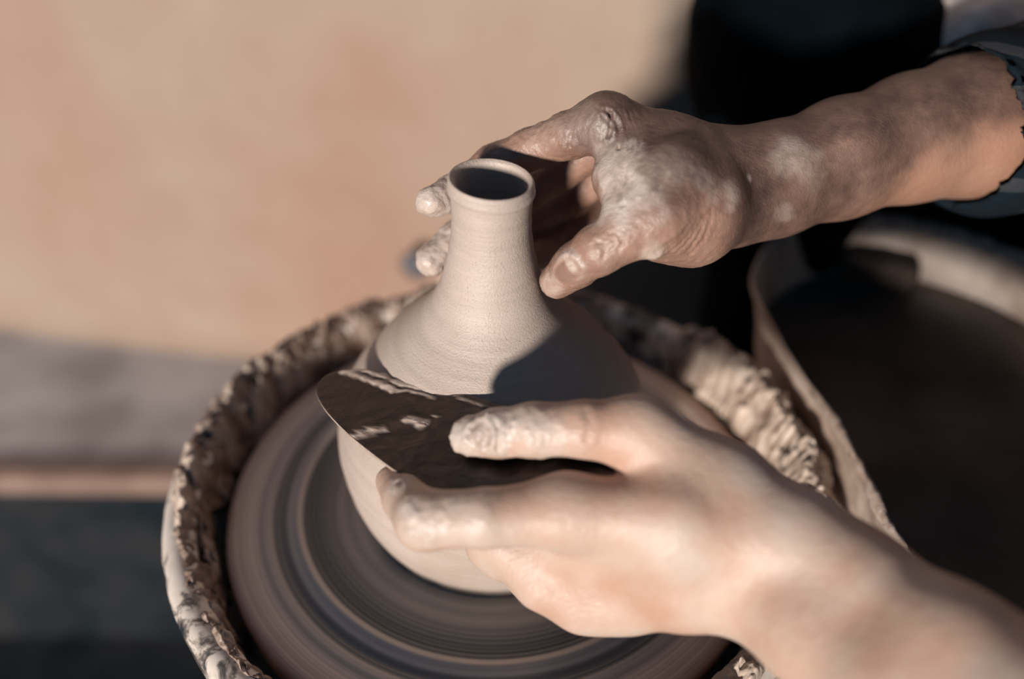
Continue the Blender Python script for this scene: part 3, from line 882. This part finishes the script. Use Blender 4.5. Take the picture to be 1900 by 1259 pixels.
# ---- near hand (the potter's left hand): thumb above the rib, fingers bent below it
xs = np.concatenate([np.arange(-0.075, 0.115, 0.001), np.arange(0.115, 0.36, 0.003)])
ys = np.arange(-0.36, -0.03, 0.0012); zs = np.arange(0.02, 0.20, 0.0012)
Fd = Field(xs, ys, zs)
wu, wl = Z(1468, 1010, .118), Z(1402, 1085, .098)
palm = [
    [(wu, .0190), (Z(1255, 965, .126), .0165), (Z(1050, 948, .124), .0148)],           # index metacarpal
    [(wu, .0185), (Z(1240, 1010, .112), .0165), (Z(1075, 1000, .100), .0145)],
    [(wl, .0185), (Z(1250, 1050, .098), .0160), (Z(1105, 1058, .086), .0135)],
    [(wl, .0185), (Z(1270, 1092, .090), .0150), (Z(1150, 1110, .074), .0120)],
    [(wu, .0190), (Z(1340, 905, .128), .0185), (Z(1185, 800, .146), .0145)],           # thumb metacarpal
    [(Z(1290, 905, .122), .0160), (Z(1170, 905, .112), .0130)],                        # muscle between thumb and index
    [(Z(932, 1010, .090), .0092), (Z(1005, 1080, .078), .0096), (Z(1078, 1120, .070), .0096), (Z(1170, 1118, .074), .0110)],   # row of bent fingers
    [(Z(1225, 850, .128), .0110), (Z(1160, 890, .112), .0110)],
    [(wu, .0190), (Z(1590, 1085, .119), .0208), (Z(1760, 1220, .124), .0252), (Z(1960, 1370, .128), .0310), (Z(2100, 1470, .13), .0318)],
    [(wl, .0190), (Z(1510, 1170, .102), .0208), (Z(1680, 1300, .109), .0248), (Z(1880, 1440, .114), .0295), (Z(2040, 1560, .117), .0308)],
]
fingers = [
    ([(Z(1050, 948, .124), .0148), (Z(900, 961, .124), .0122), (Z(788, 964, .118), .0128), (Z(754, 925, .111), .0104), (Z(727, 893, .107), .0076)], .009),
    ([(Z(1075, 1000, .100), .0145), (Z(985, 1012, .088), .0125), (Z(930, 1022, .078), .0125), (Z(905, 1010, .082), .0100), (Z(885, 985, .092), .0075)], .011),
    ([(Z(1105, 1058, .086), .0135), (Z(1040, 1068, .075), .0120), (Z(995, 1075, .064), .0118), (Z(968, 1058, .066), .0095), (Z(945, 1030, .074), .0075)], .011),
    ([(Z(1150, 1110, .074), .0120), (Z(1105, 1115, .066), .0108), (Z(1065, 1118, .058), .0105), (Z(1020, 1085, .056), .0085), (Z(985, 1060, .056), .0072)], .011),
    ([(Z(1185, 800, .145), .0142), (Z(1085, 795, .147), .0120), (Z(990, 797, .144), .0116), (Z(925, 803, .139), .0106), (Z(874, 808, .1345), .0090)], .010),
]
R = build_arm(Fd, palm, 0.013, fingers, 0.009, 0.006)
me = Fd.mesh('near_arm', R, 3)
del R
V = getco(me); sx, sy, dep = project(V); nrm = vnormals(me)
lumpy = fbm(V, 170, 4, 51); warp = fbm(V, 75, 4, 45)
mud = np.zeros(len(V))
for px, py, rad, w_ in [(862, 805, .009, 1.0), (900, 800, .010, 1.0), (940, 790, .009, .9), (970, 775, .008, .7), (990, 800, .010, .5), (735, 890, .008, .9), (750, 930, .008, .8), (770, 970, .012, .5), (830, 960, .012, .35)]:
    P = surf(V, px, py, sx, sy, dep)
    mud = np.maximum(mud, w_ * sstep(0.25, 0.8, spot(P, rad * 1.3) + 0.25 * lumpy))
disp = mud * 0.0012 * (lumpy + 0.25)
disp += creases(V, sx, sy, dep, [([(905, 768), (915, 800), (925, 838)], .0011, .0016), ([(1090, 755), (1100, 790), (1095, 820)], .002, .0006)])
disp += mud * 0.0016 * np.clip(fbm(V, 420, 2, 77), 0, 1) * sstep(.06, 0.0, V[:, 0])
nc = surf(V, 880, 806, sx, sy, dep)
nn = nrm[np.linalg.norm(V - nc, axis=1) < .004].mean(0); nn /= np.linalg.norm(nn)
ax = Z(874, 808, .130) - Z(925, 803, .134); ax -= (ax @ nn) * nn; ax /= np.linalg.norm(ax)
sdv = np.cross(nn, ax); q = V - nc
e = np.sqrt(((q @ ax) / .0066) ** 2 + ((q @ sdv) / .0058) ** 2)
e = np.where((np.abs(q @ nn) < .006) & (nrm @ nn > 0.2), e, 9)
nail = sstep(1.0, 0.85, e) * 0.35
disp += -0.0009 * sstep(1.0, 0.9, e) + 0.0011 * np.exp(-((e - 1.15) / .15) ** 2) * (0.8 + lumpy)
V2n = V + nrm * disp[:, None]
near_faces = np.zeros(len(me.polygons) * 4, dtype=np.int32); me.loops.foreach_get('vertex_index', near_faces)
near_faces = near_faces.reshape(-1, 4)
bpy.data.meshes.remove(me)
me = mesh_np('body', np.concatenate([far_parts[0], V2n]), np.concatenate([far_faces, near_faces + len(far_parts[0])]))
attr(me, 'mud', np.concatenate([far_parts[1], mud]))
attr(me, 'nail', np.concatenate([far_parts[2], nail]))
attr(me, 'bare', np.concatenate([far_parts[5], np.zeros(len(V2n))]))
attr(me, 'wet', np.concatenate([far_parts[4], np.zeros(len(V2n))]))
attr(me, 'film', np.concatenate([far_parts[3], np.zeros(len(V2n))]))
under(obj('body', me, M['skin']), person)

# ---- shirt: torso and two rolled sleeves
Fd = Field(np.concatenate([np.arange(0.18, 0.40, 0.003), np.arange(0.40, 0.86, 0.008)]), np.arange(-0.48, 0.46, 0.0045), np.arange(-0.30, 0.60, 0.0045))
D = Fd.new()
fe, ne = Y(1842, 224, .098), Z(2080, 1500, .122)
fs, ns = np.array([.57, .16, .44]), np.array([.66, -.26, .43])
Fd.chain(D, [(np.array([.66, -.04, -.20]), .15), (np.array([.64, -.04, .20]), .155), (np.array([.60, -.04, .36]), .13)], .05, .06)
Fd.chain(D, [(fs, .075), (ns, .075)], .06, .06)
ff = Y(2000, 192, .124)
Fd.chain(D, [(fe, .0515), (ff, .053), (fs, .07)], .02, .05)
Fd.chain(D, [(ne, .040), (ns, .068)], .02, .05)
I = Fd.new()
Fd.chain(I, [(fe - (ff - fe) * 3, .0415), (fe, .0415)], 0, .02)
D = np.maximum(D, -I)
me = Fd.mesh('shirt', D, 4)
V = getco(me); nrm = vnormals(me)
setco(me, V + nrm * (0.006 * fbm(V, 14, 3, 6))[:, None])
under(obj('shirt', me, M['plaid']), person)['label'] = 'dark plaid shirt with rolled sleeve'

# ---- trousers: the far thigh and knee behind the far forearm, the near leg out of view
Fd = Field(np.arange(0.10, 0.82, 0.006), np.arange(-0.56, 0.42, 0.006), np.arange(FLOOR_Z + 0.06, 0.26, 0.006))
D = Fd.new()
kn = Y(1480, 75, .275)
hipf, hipn = np.array([.72, .14, -.13]), np.array([.70, -.20, -.15])
Fd.chain(D, [(hipf, .11), (np.array([.50, .272, .02]), .076), (kn, .072), (kn + (.03, .0, -.25), .058), (kn + (.05, 0, -.60), .05)], .04, .05)
Fd.chain(D, [(hipf, .13), (hipn, .13)], .05, .05)
Fd.chain(D, [(hipn, .115), (np.array([.42, -.44, -.12]), .072), (np.array([.44, -.46, -.60]), .05)], .04, .05)
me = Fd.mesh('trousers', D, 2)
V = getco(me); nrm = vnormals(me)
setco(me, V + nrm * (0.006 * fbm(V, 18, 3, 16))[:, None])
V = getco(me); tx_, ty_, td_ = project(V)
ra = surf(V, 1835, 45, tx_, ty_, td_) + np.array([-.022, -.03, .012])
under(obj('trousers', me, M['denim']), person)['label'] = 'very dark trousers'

# ================================================================== BACKGROUND THINGS
# folded rag on the potter's thigh
nx_, ny_ = 50, 40
V = []
for layer in range(3):
    for i in range(nx_):
        for j in range(ny_):
            u_, v_ = i / (nx_ - 1) * 2 - 1, j / (ny_ - 1) * 2 - 1
            V.append((ra[0] + .05 * u_ * (1 - .06 * layer) + .02, ra[1] + 0.045 * v_ * (1 - .04 * layer) + .03, ra[2] - 0.012 + 0.013 * layer - 0.016 * abs(u_ * (u_ < 0)) ** 3 - 0.02 * max(-v_, 0) ** 3))
V = np.array(V); P0 = V.copy()
V[:, 2] += 0.006 * fbm(P0 * (1, 1.6, 1), 30, 3, 2)
V[:, 0] += 0.006 * fbm(P0, 25, 2, 7); V[:, 1] += 0.005 * fbm(P0, 25, 2, 9)
F = grid_faces(nx_, ny_, False); n_ = nx_ * ny_
allV, allF, off = [], [], 0
for layer in range(3):
    a_ = V[layer * n_:(layer + 1) * n_]
    me_ = mesh_np('tmp', np.concatenate([a_ + (0, 0, .0055), a_ - (0, 0, .0055)]), np.concatenate([F, F[:, ::-1] + n_]))
    b2 = bmesh.new(); b2.from_mesh(me_); bmesh.ops.bridge_loops(b2, edges=[x for x in b2.edges if x.is_boundary]); bmesh.ops.recalc_face_normals(b2, faces=b2.faces); b2.to_mesh(me_); b2.free()
    allV.append(getco(me_)); ff_ = np.zeros(len(me_.polygons) * 4, dtype=np.int32); me_.loops.foreach_get('vertex_index', ff_)
    allF.append(ff_.reshape(-1, 4) + off); off += len(allV[-1]); bpy.data.meshes.remove(me_)
obj('folded_rag', mesh_np('folded_rag', np.concatenate(allV), np.concatenate(allF)), M['cloth'], label='pale clay-stained folded rag on the potter\'s dark thigh', cat='cloth')

kp = np.array(Y(783, 468, 0.5))
dirv = _ray(783, 468)
t_ = ((WA - CAM[:2]) @ WN) / (dirv[:2] @ WN)
kp = CAM + dirv * t_
me = lathe('wall_knob', [(0, 0.0), (.006, 0.0), (.010, .004), (.014, .014), (.017, .019), (.017, .024), (.012, .029), (0, .030)], 32)
o = obj('wall_knob', me, M['knob'], label='small dark knob on the tan wall behind the fingers', cat='knob')
o.location = kp + np.array([-WN[0], -WN[1], 0]) * 0.004
o.rotation_euler = Vector((-WN[0], -WN[1], 0)).to_track_quat('Z', 'Y').to_euler()
